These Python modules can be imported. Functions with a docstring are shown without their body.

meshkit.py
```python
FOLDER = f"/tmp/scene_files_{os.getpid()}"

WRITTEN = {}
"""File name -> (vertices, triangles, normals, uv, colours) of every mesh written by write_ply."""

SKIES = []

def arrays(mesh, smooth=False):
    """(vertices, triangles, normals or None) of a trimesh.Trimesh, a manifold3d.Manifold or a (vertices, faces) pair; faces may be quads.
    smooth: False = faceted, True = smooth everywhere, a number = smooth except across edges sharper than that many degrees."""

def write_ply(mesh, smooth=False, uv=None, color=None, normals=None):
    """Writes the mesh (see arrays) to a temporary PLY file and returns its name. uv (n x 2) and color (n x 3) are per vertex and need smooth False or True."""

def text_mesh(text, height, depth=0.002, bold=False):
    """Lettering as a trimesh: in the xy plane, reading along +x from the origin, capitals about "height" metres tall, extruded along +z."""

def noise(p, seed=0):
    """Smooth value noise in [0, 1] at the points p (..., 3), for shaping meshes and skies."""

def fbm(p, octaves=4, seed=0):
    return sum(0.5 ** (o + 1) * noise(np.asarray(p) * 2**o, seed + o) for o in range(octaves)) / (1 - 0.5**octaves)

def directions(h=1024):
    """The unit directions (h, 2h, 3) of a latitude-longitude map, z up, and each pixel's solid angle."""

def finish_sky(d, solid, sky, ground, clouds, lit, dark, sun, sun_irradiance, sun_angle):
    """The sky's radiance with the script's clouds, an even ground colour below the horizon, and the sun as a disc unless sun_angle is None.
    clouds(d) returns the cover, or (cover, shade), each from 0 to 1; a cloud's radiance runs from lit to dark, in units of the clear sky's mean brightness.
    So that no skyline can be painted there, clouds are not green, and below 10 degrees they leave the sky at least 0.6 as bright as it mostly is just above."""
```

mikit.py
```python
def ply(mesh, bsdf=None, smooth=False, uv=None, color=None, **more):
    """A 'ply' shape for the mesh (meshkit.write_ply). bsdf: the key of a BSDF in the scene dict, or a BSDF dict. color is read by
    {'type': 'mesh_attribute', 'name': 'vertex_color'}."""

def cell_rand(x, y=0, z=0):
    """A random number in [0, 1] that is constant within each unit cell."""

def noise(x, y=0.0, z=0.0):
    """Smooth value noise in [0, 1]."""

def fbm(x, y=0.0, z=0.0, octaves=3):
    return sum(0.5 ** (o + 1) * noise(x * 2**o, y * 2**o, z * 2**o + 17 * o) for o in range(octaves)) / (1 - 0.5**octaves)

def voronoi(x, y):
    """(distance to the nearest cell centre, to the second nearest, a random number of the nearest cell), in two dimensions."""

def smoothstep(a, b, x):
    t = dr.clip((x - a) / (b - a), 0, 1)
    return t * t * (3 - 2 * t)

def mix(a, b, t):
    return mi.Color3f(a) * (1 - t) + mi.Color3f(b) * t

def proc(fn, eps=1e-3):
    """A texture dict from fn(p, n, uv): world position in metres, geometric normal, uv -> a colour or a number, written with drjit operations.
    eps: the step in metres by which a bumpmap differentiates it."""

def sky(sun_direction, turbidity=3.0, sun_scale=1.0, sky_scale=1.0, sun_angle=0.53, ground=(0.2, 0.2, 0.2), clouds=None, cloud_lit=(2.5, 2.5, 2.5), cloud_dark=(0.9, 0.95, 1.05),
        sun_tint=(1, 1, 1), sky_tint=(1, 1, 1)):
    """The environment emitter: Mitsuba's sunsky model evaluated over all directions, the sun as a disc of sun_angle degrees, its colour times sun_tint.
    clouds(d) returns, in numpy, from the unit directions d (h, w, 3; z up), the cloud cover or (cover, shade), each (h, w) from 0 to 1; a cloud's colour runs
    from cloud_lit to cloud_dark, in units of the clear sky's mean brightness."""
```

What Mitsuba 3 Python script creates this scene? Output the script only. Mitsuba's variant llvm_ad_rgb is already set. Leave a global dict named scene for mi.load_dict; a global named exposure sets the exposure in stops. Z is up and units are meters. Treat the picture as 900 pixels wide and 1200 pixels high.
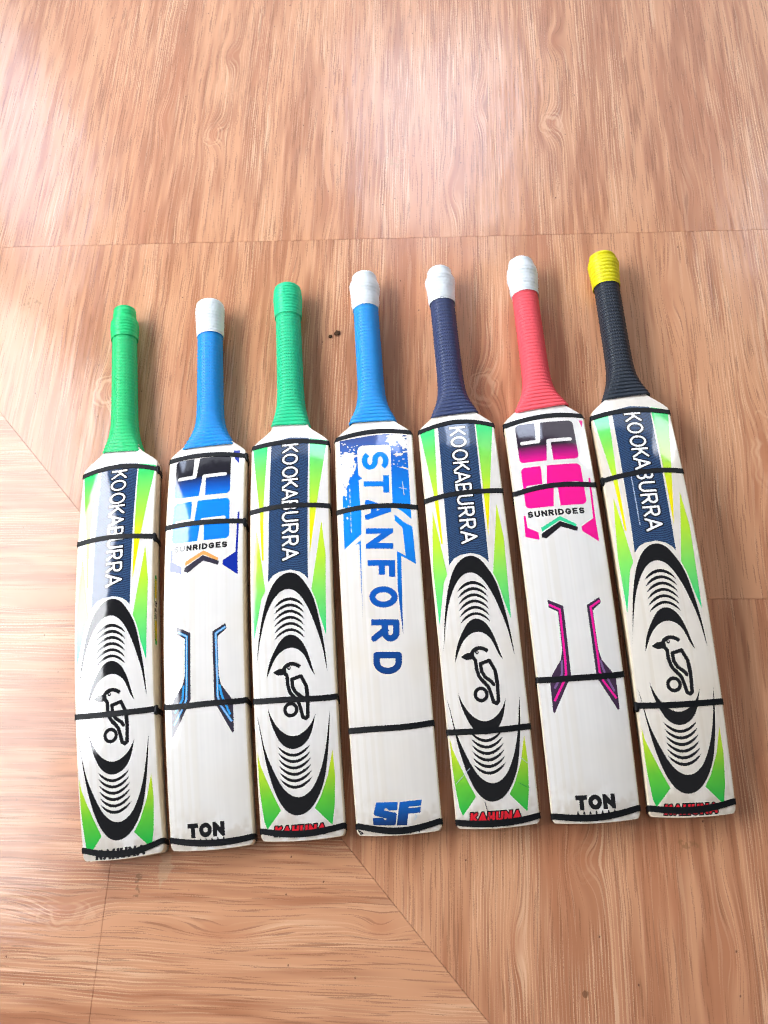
"""Seven cricket bats laid side by side, face up, on a wood-print vinyl floor; daylight from tall windows to the left and far side."""
import math, numpy as np, trimesh, drjit as dr, mitsuba as mi, mikit, meshkit
from mikit import proc, noise, fbm, smoothstep, mix, cell_rand
from shapely import geometry as sg, affinity, ops, prepared
import shapely
from scipy.interpolate import CubicSpline

T = mi.ScalarTransform4f
scene, labels = {'type': 'scene'}, {}
rng = np.random.default_rng(7)

# ------------------------------------------------------------------ camera, light, exposure
exposure = -0.82
CAM_O, CAM_D, CAM_U = [0.0, 0.0, 1.13275], [-0.10649, 0.35951, -0.92705], [0.01165, 0.93274, 0.36037]
scene['sensor'] = {'type': 'perspective', 'fov': 49.698, 'fov_axis': 'x', 'near_clip': 0.05, 'far_clip': 60.0,
                   'to_world': T().look_at(origin=CAM_O, target=[o + d for o, d in zip(CAM_O, CAM_D)], up=CAM_U)}


def lamp(name, centre, facing, size, radiance):
    c, d = np.array(centre, float), np.array(facing, float)
    up = [0, 0, 1] if abs(d[2]) < 0.9 else [0, 1, 0]
    m = T().look_at(origin=list(c), target=list(c + d), up=up) @ T().scale([size[0] / 2, size[1] / 2, 1])
    scene[name] = {'type': 'rectangle', 'to_world': m, 'emitter': {'type': 'area', 'radiance': {'type': 'rgb', 'value': list(radiance)}}}


# the room's windows, well outside the frame, and the soft bounce of its pale walls
scene['room_bounce'] = {'type': 'constant', 'radiance': {'type': 'rgb', 'value': [0.36, 0.35, 0.345]}}
for key, centre, facing, size, radiance, text in (
        ('window_left', (-1.6, 0.70, 1.53), (1, 0, 0), (2.0, 1.10), (21.0, 21.3, 22.0), 'broad bright window left of the bats, outside the picture'),
        ('window_left_low', (-1.6, 2.25, 1.10), (1, 0, 0), (0.75, 0.70), (10.0, 11.4, 14.5), 'low bright window far along the left side, outside the picture'),
        ('window_far', (-0.20, 3.6, 2.55), (0, -1, 0), (0.85, 1.4), (11.5, 12.9, 16.0), 'narrow bright window straight beyond the handles, outside the picture'),
        ('window_far_right', (2.15, 3.6, 3.1), (0, -1, 0), (0.9, 1.1), (14.0, 14.2, 14.8), 'bright window in the far right corner, outside the picture'),
        ('sheer_curtain', (0.0, 4.1, 2.4), (0, -1, 0), (7.0, 2.6), (2.5, 2.6, 2.8), 'long sunlit sheer curtain behind the far windows, outside the picture')):
    lamp(key, centre, facing, size, radiance)
    labels[key] = {'label': text, 'category': 'window'}


# ------------------------------------------------------------------ materials
def rgb(h):
    v = [int(h[i:i + 2], 16) / 255 for i in (0, 2, 4)]
    return [((x + 0.055) / 1.055) ** 2.4 if x > 0.04045 else x / 12.92 for x in v]


def wrap(b):
    return {'type': 'twosided', 'bsdf': b}


def gloss(colour, rough=0.16, spec=0.5, bump=None):
    c = colour if isinstance(colour, dict) else {'type': 'rgb', 'value': list(colour)}
    b = {'type': 'principled', 'base_color': c, 'roughness': rough, 'specular': spec}
    if bump is not None:
        b = {'type': 'bumpmap', 'arbitrary': bump, 'scale': 1.0, 'bsdf': b}
    return wrap(b)


def film_height(p, n, uv):          # clear anti-scuff film: faint waves and a few creases
    u, v = uv.x, uv.y
    return 8.0e-5 * fbm(u * 42, v * 26, 2.0) + 2.4e-5 * noise(u * 210, v * 120, 5.0)


FILM = proc(film_height, eps=6e-4)


def wood_field(x, y, knots):
    """Grain runs along y: contour lines of this field are the grain lines, bent round the knots."""
    w = x + 0.012 * (fbm(x * 2.5, y * 1.6, 3.0, octaves=2) - 0.5) + 0.0030 * (noise(x * 14, y * 7.0, 8.0) - 0.5)
    for kx, ky, a, sx, sy in knots:
        dx, dy = x - kx, y - ky
        w = w + a * dr.exp(-(dr.square(dx / sx) + dr.square(dy / sy)))
    return w


def wood_colour(x, y, knots, seed, warm):
    """Printed wood: mottled tan, patches of fine combed cream lines, short pale fibres and dark pores."""
    f = wood_field(x, y, knots)
    f = f + 0.0016 * (noise(x * 70, y * 26, seed) - 0.5)
    broad = fbm(f * 8.0, y * 1.8, seed, octaves=2)
    mott = fbm(f * 48.0, y * 5.0, seed + 3.0, octaves=3)
    yj = y + 0.12 * cell_rand(dr.floor(f * 330.0), 0, 7) + 0.06 * noise(f * 900.0, 0.0, seed + 4.0)
    thin = noise(f * 165.0, y * 13.0, seed + 7.0)
    c = mix(WOOD_DARK, WOOD_MID, smoothstep(0.33, 0.64, 0.32 * broad + 0.42 * mott + 0.26 * thin))
    c = mix(c, WOOD_RUST, 0.40 * smoothstep(0.52, 0.74, fbm(f * 18, y * 4.5, seed + 41.0, octaves=3)))
    patch = smoothstep(0.47, 0.66, fbm(f * 24, y * 4.2, seed + 15.0, octaves=3))
    comb = smoothstep(0.25, 0.95, dr.sin(f * 1550.0 + 7.0 * noise(x * 45, y * 9, seed + 5.0))) * (0.35 + 0.65 * noise(f * 300, y * 16, seed + 6.0))
    c = mix(c, WOOD_PALE, 0.46 * comb * patch)
    fibre = smoothstep(0.66, 0.86, noise(f * 520.0, yj * 13.0, seed + 9.0))
    c = mix(c, WOOD_PALE, 0.50 * fibre * (0.35 + 0.65 * patch))
    pore = smoothstep(0.68, 0.86, noise(f * 700.0, yj * 24.0, seed + 21.0))
    c = mix(c, WOOD_PORE, 0.50 * pore)
    for kx, ky, a, sx, sy in knots:
        r = dr.sqrt(dr.square((x - kx) / (sx * 0.95)) + dr.square((y - ky) / (sy * 0.80))) + 0.35 * (noise(x * 110, y * 80, seed) - 0.5)
        k = dr.exp(-dr.square(r) * 1.5)
        c = mix(c, WOOD_RUST, 0.5 * k)
        c = mix(c, WOOD_PALE, (0.42 * smoothstep(0.20, 0.03, dr.abs(r - 0.60)) + 0.30 * smoothstep(0.12, 0.02, dr.abs(r - 0.95))) * smoothstep(0.12, 0.55, noise(x * 60, y * 45, seed + 2.0)) * smoothstep(0.017, 0.021, sx))
    return c * warm


def blot(x, y, cx, cy, sx, sy, seed):
    """A worn mark with a ragged outline."""
    q = dr.sqrt(dr.square((x - cx) / sx) + dr.square((y - cy) / sy)) + 1.1 * (noise(x * 160, y * 160, seed) - 0.5)
    return 1 - smoothstep(0.55, 0.85, q)


def marks(c, x, y):
    c = mix(c, [0.36, 0.20, 0.08], 0.6 * blot(x, y, -0.755, 0.834, 0.020, 0.010, 2.0) * smoothstep(0.35, 0.6, noise(x * 260, y * 260, 5.0)))
    c = mix(c, [0.30, 0.15, 0.06], 0.5 * blot(x, y, 0.255, -0.006, 0.016, 0.007, 13.0) * smoothstep(0.4, 0.6, noise(x * 300, y * 300, 8.0)))
    c = mix(c, [0.45, 0.26, 0.12], 0.5 * blot(x, y, -0.13, 1.10, 0.020, 0.016, 15.0) * smoothstep(0.4, 0.6, noise(x * 200, y * 200, 9.0)))
    c = mix(c, [0.20, 0.10, 0.045], 0.55 * blot(x, y, -0.436, -0.078, 0.006, 0.020, 4.0) * smoothstep(0.45, 0.6, noise(x * 420, y * 420, 1.0)))
    c = mix(c, [0.16, 0.07, 0.03], 0.7 * blot(x, y, 0.124, -0.172, 0.005, 0.005, 6.0))
    c = mix(c, [0.62, 0.46, 0.30], 0.35 * blot(x, y, -0.40, -0.045, 0.010, 0.03, 9.0))
    speck = smoothstep(0.0, 1.0, (cell_rand(dr.floor(x / 0.045), dr.floor(y / 0.045), 3) - 0.86) * 40)
    ox = cell_rand(dr.floor(x / 0.045), dr.floor(y / 0.045), 5)
    oy = cell_rand(dr.floor(x / 0.045), dr.floor(y / 0.045), 6)
    fx, fy = x / 0.045 - dr.floor(x / 0.045), y / 0.045 - dr.floor(y / 0.045)
    d = dr.sqrt(dr.square(fx - 0.15 - 0.7 * ox) + dr.square((fy - 0.15 - 0.7 * oy) * 0.7)) * 0.045
    return mix(c, [0.10, 0.05, 0.03], 0.75 * speck * (1 - smoothstep(0.0006, 0.0013, d)))


WOOD_DARK, WOOD_MID, WOOD_PALE, WOOD_RUST, WOOD_PORE = [0.45, 0.186, 0.093], [0.64, 0.318, 0.172], [0.82, 0.54, 0.348], [0.51, 0.200, 0.098], [0.26, 0.102, 0.050]
KN_UP = [(-0.467, 1.188, 0.020, 0.020, 0.034), (-0.454, 1.386, 0.016, 0.016, 0.030), (0.143, 1.166, 0.020, 0.020, 0.034), (0.16, 1.363, 0.016, 0.016, 0.030),
         (-0.57, 1.24, 0.012, 0.014, 0.05), (0.02, 1.22, 0.012, 0.014, 0.05), (-0.24, 1.02, -0.012, 0.016, 0.06), (0.37, 1.00, -0.012, 0.016, 0.06), (-0.03, 1.03, 0.014, 0.016, 0.05)]
KN_MID = [(0.02, 0.642, 0.022, 0.024, 0.040), (-0.59, 0.655, 0.022, 0.024, 0.040), (-0.30, 0.82, 0.012, 0.014, 0.07), (0.31, 0.80, 0.012, 0.014, 0.07), (0.42, 0.52, -0.014, 0.02, 0.09)]
KN_LOW = [(0.132, -0.028, 0.018, 0.018, 0.030), (0.045, -0.12, 0.010, 0.010, 0.04), (0.30, -0.12, -0.012, 0.014, 0.06)]
KN_SIDE = [(-0.529, -0.109, 0.018, 0.045, 0.020), (-0.319, -0.124, 0.014, 0.070, 0.014), (-0.62, 0.30, 0.014, 0.07, 0.016), (-0.12, -0.11, 0.012, 0.025, 0.014)]


def up_grain(p, n, uv):
    up = wood_colour(p.x, p.y, KN_UP, 1.0, 1.0)
    mid = wood_colour(p.x, p.y, KN_MID, 50.0, 1.0)
    low = wood_colour(p.x, p.y, KN_LOW, 90.0, 1.0)
    seam = 0.931 - 0.0291 * p.x
    c = dr.select(p.y > seam, up, dr.select(p.y > 0.307, mid, low))
    return marks(c, p.x, p.y)


def side_grain(p, n, uv):
    kn = [(ky, kx, a, sy, sx) for kx, ky, a, sx, sy in KN_SIDE]
    return marks(wood_colour(p.y, p.x, kn, 140.0, 1.0), p.x, p.y)


def emboss_up(p, n, uv):
    return 1.1e-4 * noise(p.x * 420, p.y * 16, 4.0) + 2.6e-4 * noise(p.x * 60, p.y * 9, 6.0) + 3.5e-4 * noise(p.x * 28, p.y * 24, 11.0) + 5e-4 * noise(p.x * 7, p.y * 5, 7.0)


def emboss_side(p, n, uv):
    return 1.1e-4 * noise(p.y * 420, p.x * 16, 4.0) + 2.6e-4 * noise(p.y * 60, p.x * 9, 6.0) + 3.5e-4 * noise(p.y * 28, p.x * 24, 11.0) + 5e-4 * noise(p.y * 7, p.x * 5, 7.0)


for key, col, bump in (('vinyl_up', up_grain, emboss_up), ('vinyl_side', side_grain, emboss_side)):
    scene[key] = wrap({'type': 'bumpmap', 'arbitrary': proc(bump, eps=1.2e-3), 'scale': 1.0,
                       'bsdf': {'type': 'principled', 'base_color': proc(col), 'roughness': 0.21, 'specular': 0.55}})
scene['seam_dark'] = wrap({'type': 'diffuse', 'reflectance': {'type': 'rgb', 'value': [0.27, 0.155, 0.09]}})


def willow(p, n, uv):
    g = noise(uv.x * 900, uv.y * 9, 2.0) * 0.5 + noise(uv.x * 170, uv.y * 2.0, 4.0) * 0.5
    c = mix([0.70, 0.60, 0.43], [0.82, 0.74, 0.58], g)
    return mix(c, [0.50, 0.36, 0.20], 0.35 * smoothstep(0.62, 0.8, noise(uv.x * 60, uv.y * 4, 9.0)))


def face_white(tint):
    def fn(p, n, uv):
        g = noise(uv.x * 520, uv.y * 7, 2.0) * 0.4 + noise(uv.x * 120, uv.y * 2.5, 4.0) * 0.6
        c = mi.Color3f(tint) * (0.92 + 0.09 * g)
        line = smoothstep(0.62, 0.80, noise(uv.x * 210 + 0.6 * noise(uv.x * 9, uv.y * 6, 3.0), uv.y * 1.2, tint[0] * 90))
        c = mix(c, mi.Color3f(tint) * [0.86, 0.82, 0.74], 0.32 * line)
        c = mix(c, mi.Color3f(tint) * [0.93, 0.88, 0.79], 0.6 * smoothstep(0.5, 0.8, fbm(uv.x * 14, uv.y * 7, tint[1] * 60)))
        film = smoothstep(0.012, 0.0125, uv.y) * smoothstep(0.0495, 0.0490, dr.abs(uv.x))
        c = c * (1.0 - 0.018 * (1 - film))
        dirt = smoothstep(0.45, 0.75, fbm(uv.x * 90, uv.y * 70, 3.0) + 0.25 * (1 - smoothstep(0.0, 0.035, uv.y))) * (1 - smoothstep(0.0, 0.06, uv.y))
        return mix(c, [0.42, 0.33, 0.21], 0.42 * dirt)
    return fn


scene['willow'] = gloss(proc(willow), 0.42, 0.35)
TINTS = {'cool': (0.81, 0.79, 0.755), 'warm': (0.81, 0.775, 0.722), 'cream': (0.80, 0.745, 0.655)}
for k, t in TINTS.items():
    scene['face_' + k] = gloss(proc(face_white(t)), 0.08, 0.75, FILM)


def navy_lines(p, n, uv):           # fine printed arcs on the dark blue band
    q = (uv.y + 9.0 * dr.square(uv.x + 0.001)) / 0.0026
    s = q - dr.floor(q)
    return mix([0.012, 0.022, 0.055], [0.030, 0.085, 0.20], smoothstep(0.28, 0.40, s) * smoothstep(0.92, 0.80, s))


def fade(stops):
    """A printed colour run along the blade: stops of (height, colour)."""
    def fn(p, n, uv):
        c = mi.Color3f(stops[0][1])
        for (a, ca), (b, cb) in zip(stops[:-1], stops[1:]):
            c = mix(c, cb, dr.clip((uv.y - a) / (b - a), 0, 1))
        return c
    return fn


G_TOP, G_MID, G_YEL = (0.015, 0.68, 0.16), (0.42, 0.80, 0.05), (0.92, 0.80, 0.0)
scene['ink_band'] = gloss(proc(navy_lines), 0.07, 0.75, FILM)
scene['ink_green_top'] = gloss(proc(fade([(0.36, G_YEL), (0.405, G_YEL), (0.455, G_MID), (0.535, G_TOP)])), 0.07, 0.75, FILM)
scene['ink_green_mid'] = gloss(proc(fade([(0.25, (0.02, 0.66, 0.22)), (0.31, (0.22, 0.76, 0.12)), (0.36, (0.50, 0.80, 0.03)), (0.40, (0.62, 0.82, 0.04))])), 0.07, 0.75, FILM)
scene['ink_green_low'] = gloss(proc(fade([(0.015, (0.01, 0.45, 0.06)), (0.048, (0.12, 0.55, 0.035)), (0.085, (0.48, 0.68, 0.02)), (0.108, (0.72, 0.74, 0.03))])), 0.07, 0.75, FILM)
INK = dict(black='0d0f13', outline='0a0d18', white='f2f2f2', red='d6182a', pink='f5118f', magenta='e01f96', plum='3d2942', lilac='7a5a8c', mint='33cf92', orange='eda058',
           sky='2f9be0', blue='0a84e6', royal='0b5fc0', navy='0a2a9c', dark='17151c', slate='33303f', gold='d9b42a', leaf='2a9b46', silver='b9c6d6')
for k, h in INK.items():
    scene['ink_' + k] = gloss(rgb(h), 0.07, 0.75, FILM)
scene['ink_dark_pink'] = gloss(proc(fade([(0.472, rgb('f5118f')), (0.486, rgb('b3127a')), (0.500, rgb('2a1b2c'))])), 0.07, 0.75, FILM)
scene['ink_dark_blue'] = gloss(proc(fade([(0.472, rgb('0a7be0')), (0.488, rgb('0b55b4')), (0.506, rgb('1c1c26'))])), 0.07, 0.75, FILM)
scene['ink_bright_blue'] = gloss(proc(fade([(0.40, rgb('0a7fe6')), (0.465, rgb('0a86f0'))])), 0.07, 0.75, FILM)
scene['ink_splash'] = gloss(proc(fade([(0.24, rgb('073a86')), (0.36, rgb('0a7fe0')), (0.42, rgb('0a8cee')), (0.50, rgb('0a62c4')), (0.545, rgb('06347f'))])), 0.07, 0.75, FILM)
scene['ink_letter_blue'] = gloss(proc(fade([(0.19, rgb('0a3a78')), (0.30, rgb('0b56b0')), (0.42, rgb('0a6cd0')), (0.51, rgb('0c8ae8'))])), 0.07, 0.75, FILM)
scene['ink_badge_blue'] = gloss(proc(fade([(0.010, rgb('062a5c')), (0.037, rgb('0c62bc'))])), 0.07, 0.75, FILM)
scene['strap_black'] = gloss(rgb('0b0e12'), 0.5, 0.25)


def grip_height(p, n, uv):          # rows of small oblong pimples on the rubber
    a, v = uv.x * 34, uv.y / 0.0029
    row = dr.floor(v)
    a = a + 0.5 * (row - 2 * dr.floor(row / 2))
    fa, fv = a - dr.floor(a) - 0.5, v - row - 0.5
    return 5e-4 * smoothstep(0.48, 0.25, dr.abs(fa)) * smoothstep(0.5, 0.2, dr.abs(fv))


PIMPLES = proc(grip_height, eps=3e-4)
GRIPS = dict(green='1fd07a', sea='22d092', blue='1095ea', azure='229aea', slate='36436c', coral='ff5c68', charcoal='232c38')
for k, h in GRIPS.items():
    scene['rubber_' + k] = wrap({'type': 'bumpmap', 'arbitrary': PIMPLES, 'scale': 1.0, 'bsdf': {'type': 'principled', 'base_color': {'type': 'rgb', 'value': rgb(h)}, 'roughness': 0.30, 'specular': 0.6}})
scene['collar_white'] = gloss(rgb('e3ebef'), 0.38, 0.45)
scene['collar_yellow'] = gloss(rgb('e2d90c'), 0.40, 0.45)
scene['collar_green'] = gloss(rgb('1fd07a'), 0.36, 0.45)
scene['collar_sea'] = gloss(rgb('22d092'), 0.36, 0.45)
scene['crumb_brown'] = gloss(rgb('4a3320'), 0.8, 0.2)

# ------------------------------------------------------------------ floor
scene_floor = trimesh.creation.box([9.0, 9.0, 0.02])
scene_floor.apply_translation([0, 1.0, -0.0145])
scene['floor'] = mikit.ply(scene_floor, 'seam_dark')
labels['floor'] = {'label': 'wood-print vinyl floor under the bats', 'category': 'floor', 'kind': 'structure'}


def panel(poly):
    poly = poly.buffer(-0.0003, join_style=2)
    m = trimesh.creation.extrude_polygon(poly, 0.0035, engine='earcut')
    m.apply_translation([0, 0, -0.0035])
    return m


big = sg.box(-3.5, -2.5, 3.5, 5.0)
ya = lambda x: 0.931 - 0.0291 * x
above = sg.Polygon([(-3.5, ya(-3.5)), (3.5, ya(3.5)), (3.5, 5), (-3.5, 5)])
DX, DY = 0.0155 - 0.0030, -0.2071
diag = lambda x: DY - 1.0646 * (x - DX)
left_of_d = sg.Polygon([(-3.5, diag(-3.5)), (2.166, diag(2.166)), (2.166, -2.5), (-3.5, -2.5)])
rest = big.difference(above)
side = rest.intersection(left_of_d)
right = rest.difference(left_of_d)
XC = -0.476
pieces = [(big.intersection(above), 'vinyl_up'), (right.intersection(sg.box(-3.5, 0.307, 3.5, 5)), 'vinyl_up'), (right.intersection(sg.box(-3.5, -2.5, 3.5, 0.307)), 'vinyl_up'),
          (side.intersection(sg.box(XC, -2.5, 3.5, 5)), 'vinyl_side'), (side.intersection(sg.box(-3.5, -2.5, XC, 5)), 'vinyl_side')]
for i, (poly, mat) in enumerate(pieces):
    geoms = list(getattr(poly, 'geoms', [poly]))
    scene['floor__panel' + (f'_{i:03d}' if i else '')] = mikit.ply(trimesh.util.concatenate([panel(g) for g in geoms]), mat)

# dark crumbs of dirt lying on the floor between the third and fourth handle
for i, (x, y, s) in enumerate([(-0.215, 0.750, 0.0042), (-0.2255, 0.744, 0.0026)]):
    m = trimesh.creation.icosphere(subdivisions=2, radius=1.0)
    v = m.vertices
    m.vertices = v * (s * (0.6 + 0.9 * meshkit.noise(v * 1.7 + 5 * i, 3)))[:, None] * [1, 1, 0.45]
    m.apply_translation([x, y, 0.0016])
    key = 'dirt_crumb' + (f'_{i:03d}' if i else '')
    scene[key] = mikit.ply(m, 'crumb_brown', smooth=True)
    labels[key] = {'label': ('larger dark crumb of dirt on the floor right of the sea green handle', 'smaller dark crumb of dirt just left of the larger crumb')[i], 'category': 'dirt crumb', 'group': 'crumbs of dirt on the floor'}

# ------------------------------------------------------------------ the bats' shape: u across, v up from the toe, z above the floor
VS, ZT, ZM, ZS, CROWN = 0.5422, 0.0275, 0.0646, 0.0438, 0.005
_WV = [0, 0.2, VS, VS + .004, VS + .010, VS + .0195, VS + .0245, VS + .030, VS + .042]
_WH = [.0530, .0540, .0568, .0558, .0503, .0392, .0335, .0285, .0250]


def half(v):
    v = np.asarray(v, float)
    return np.interp(v, _WV, _WH) - 0.0032 * np.clip(1 - v / 0.006, 0, 1) ** 2


def z_edge(v):
    t = np.asarray(v) / VS
    return ZT * (1 - t) * (1 - 2 * t) + ZM * 4 * t * (1 - t) + ZS * t * (2 * t - 1)


def z_face(u, v):
    h = np.interp(v, [0, .2, VS, VS + .05], [.0530, .0540, .0568, .0568])
    return z_edge(v) + CROWN * (1 - np.minimum(1.0, (u / h) ** 2))


def toe_shift(u, v):
    return -0.0030 * (1 - np.minimum(1, (u / 0.053) ** 2)) * np.exp(-np.maximum(v, 0) / 0.02)


NF, NR = 25, 5
LOOP = []                           # (kind, parameter) round the blade: face, right side, back, left side
LOOP += [('f', a) for a in np.linspace(-1, 1, NF)]
LOOP += [('r', a) for a in np.linspace(0.15, 1, NR)] + [('s', 0.5), ('s', 1.0)]
LOOP += [('b', a) for a in (0.8, 0.6, 0.35, 0.12, 0, -0.12, -0.35, -0.6, -0.8)]
LOOP += [('S', 1.0), ('S', 0.5)] + [('R', a) for a in np.linspace(1, 0.15, NR)]


def body(j, v):
    """The point of the blade's surface at loop index j and height v."""
    kind, a = LOOP[j]
    h, r = float(half(v)), 0.0026
    thick = np.interp(v, [0, .25, VS, .60], [.0215, .036, .024, .018])
    spine = np.interp(v, [0, .28, VS, .60], [.0235, .0633, .034, .022])
    ze = float(z_edge(v))
    if kind == 'f':
        u = a * (h - r)
        z = float(z_face(u, v))
    elif kind in 'rR':
        ph = a * math.pi / 2
        zt = float(z_face(h - r, v))
        u, z = h - r + r * math.sin(ph), zt - r * (1 - math.cos(ph))
        u = -u if kind == 'R' else u
    elif kind in 'sS':
        zt = float(z_face(h - r, v)) - r
        z = zt + (ze - thick - zt) * a
        u = (h - 0.0016 * a) * (1 if kind == 's' else -1)
    else:
        u = a * h
        z = ze - thick - (spine - thick) * (1 - abs(a)) ** 0.8
    return np.array([u, v + float(toe_shift(u, v)), z])


def grid_mesh(P, closed=True):
    """Rings of points (n, m, 3) as a mesh; returns vertices and faces."""
    n, m = P.shape[:2]
    i, j = np.meshgrid(np.arange(n - 1), np.arange(m if closed else m - 1), indexing='ij')
    k = (j + 1) % m
    q = np.stack([i * m + j, i * m + k, (i + 1) * m + k, (i + 1) * m + j], -1).reshape(-1, 4)
    return P.reshape(-1, 3), np.vstack([q[:, [0, 1, 2]], q[:, [0, 2, 3]]])


def blade_mesh(top):
    vs = np.r_[[0, .002, .004, .007], np.linspace(.012, VS, 44), np.linspace(VS + .002, top + .012, 22)]
    P = np.array([[body(j, v) for j in range(len(LOOP))] for v in vs])
    V, F = grid_mesh(P)
    F = F[:, ::-1]
    m = len(LOOP)
    cap = P[0]
    c = cap.mean(0)
    b = len(V)
    V = np.vstack([V, cap, c])
    F = np.vstack([F, [[b + j, b + (j + 1) % m, b + m] for j in range(m)]])
    uv = np.stack([V[:, 0] + 0.7 * V[:, 2], V[:, 1]], -1)
    mesh = trimesh.Trimesh(V, F, process=False)
    if mesh.volume < 0:
        mesh.faces = mesh.faces[:, ::-1]
    return mesh, uv


GU = np.arange(-0.063, 0.0631, 0.009)
GV = np.arange(-0.012, 0.61, 0.012)


def sheet_mesh(poly, lift, surf=z_face):
    """A print or film: the flat outline (u, v) laid on the bowed, crowned face. Returns mesh, uv, normals."""
    poly = poly.buffer(0)
    x0, y0, x1, y1 = poly.bounds
    us, vs = GU[(GU > x0 - .009) & (GU < x1)], GV[(GV > y0 - .012) & (GV < y1)]
    a, b = np.meshgrid(us, vs)
    cells = shapely.box(a.ravel(), b.ravel(), a.ravel() + .009, b.ravel() + .012)
    shapely.prepare(poly)
    VV, FF, n = [], [], 0
    for g in shapely.intersection(cells, poly):
        for q in getattr(g, 'geoms', [g]):
            if q.geom_type != 'Polygon' or q.area < 1e-9:
                continue
            try:
                v, f = trimesh.creation.triangulate_polygon(q, engine='earcut')
            except Exception:
                continue
            if len(f):
                VV.append(v); FF.append(f + n); n += len(v)
    uv, F = np.vstack(VV), np.vstack(FF)
    u, v = uv[:, 0], uv[:, 1]
    e = 1e-4
    nu = -(surf(u + e, v) - surf(u - e, v)) / (2 * e)
    nv = -(surf(u, v + e) - surf(u, v - e)) / (2 * e)
    N = np.stack([nu, nv, np.ones_like(u)], -1)
    N /= np.linalg.norm(N, axis=1, keepdims=True)
    V = np.stack([u, v + toe_shift(u, v), surf(u, v)], -1) + N * lift
    d = np.cross(V[F[:, 1]] - V[F[:, 0]], V[F[:, 2]] - V[F[:, 0]])[:, 2] < 0
    F[d] = F[d][:, ::-1]
    return V, F, uv, N


# ------------------------------------------------------------------ lettering from strokes (cap height 1)
def arc(cx, cy, rx, ry, a0, a1, n=14):
    t = np.radians(np.linspace(a0, a1, n))
    return [(cx + rx * math.cos(a), cy + ry * math.sin(a)) for a in t]


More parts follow.
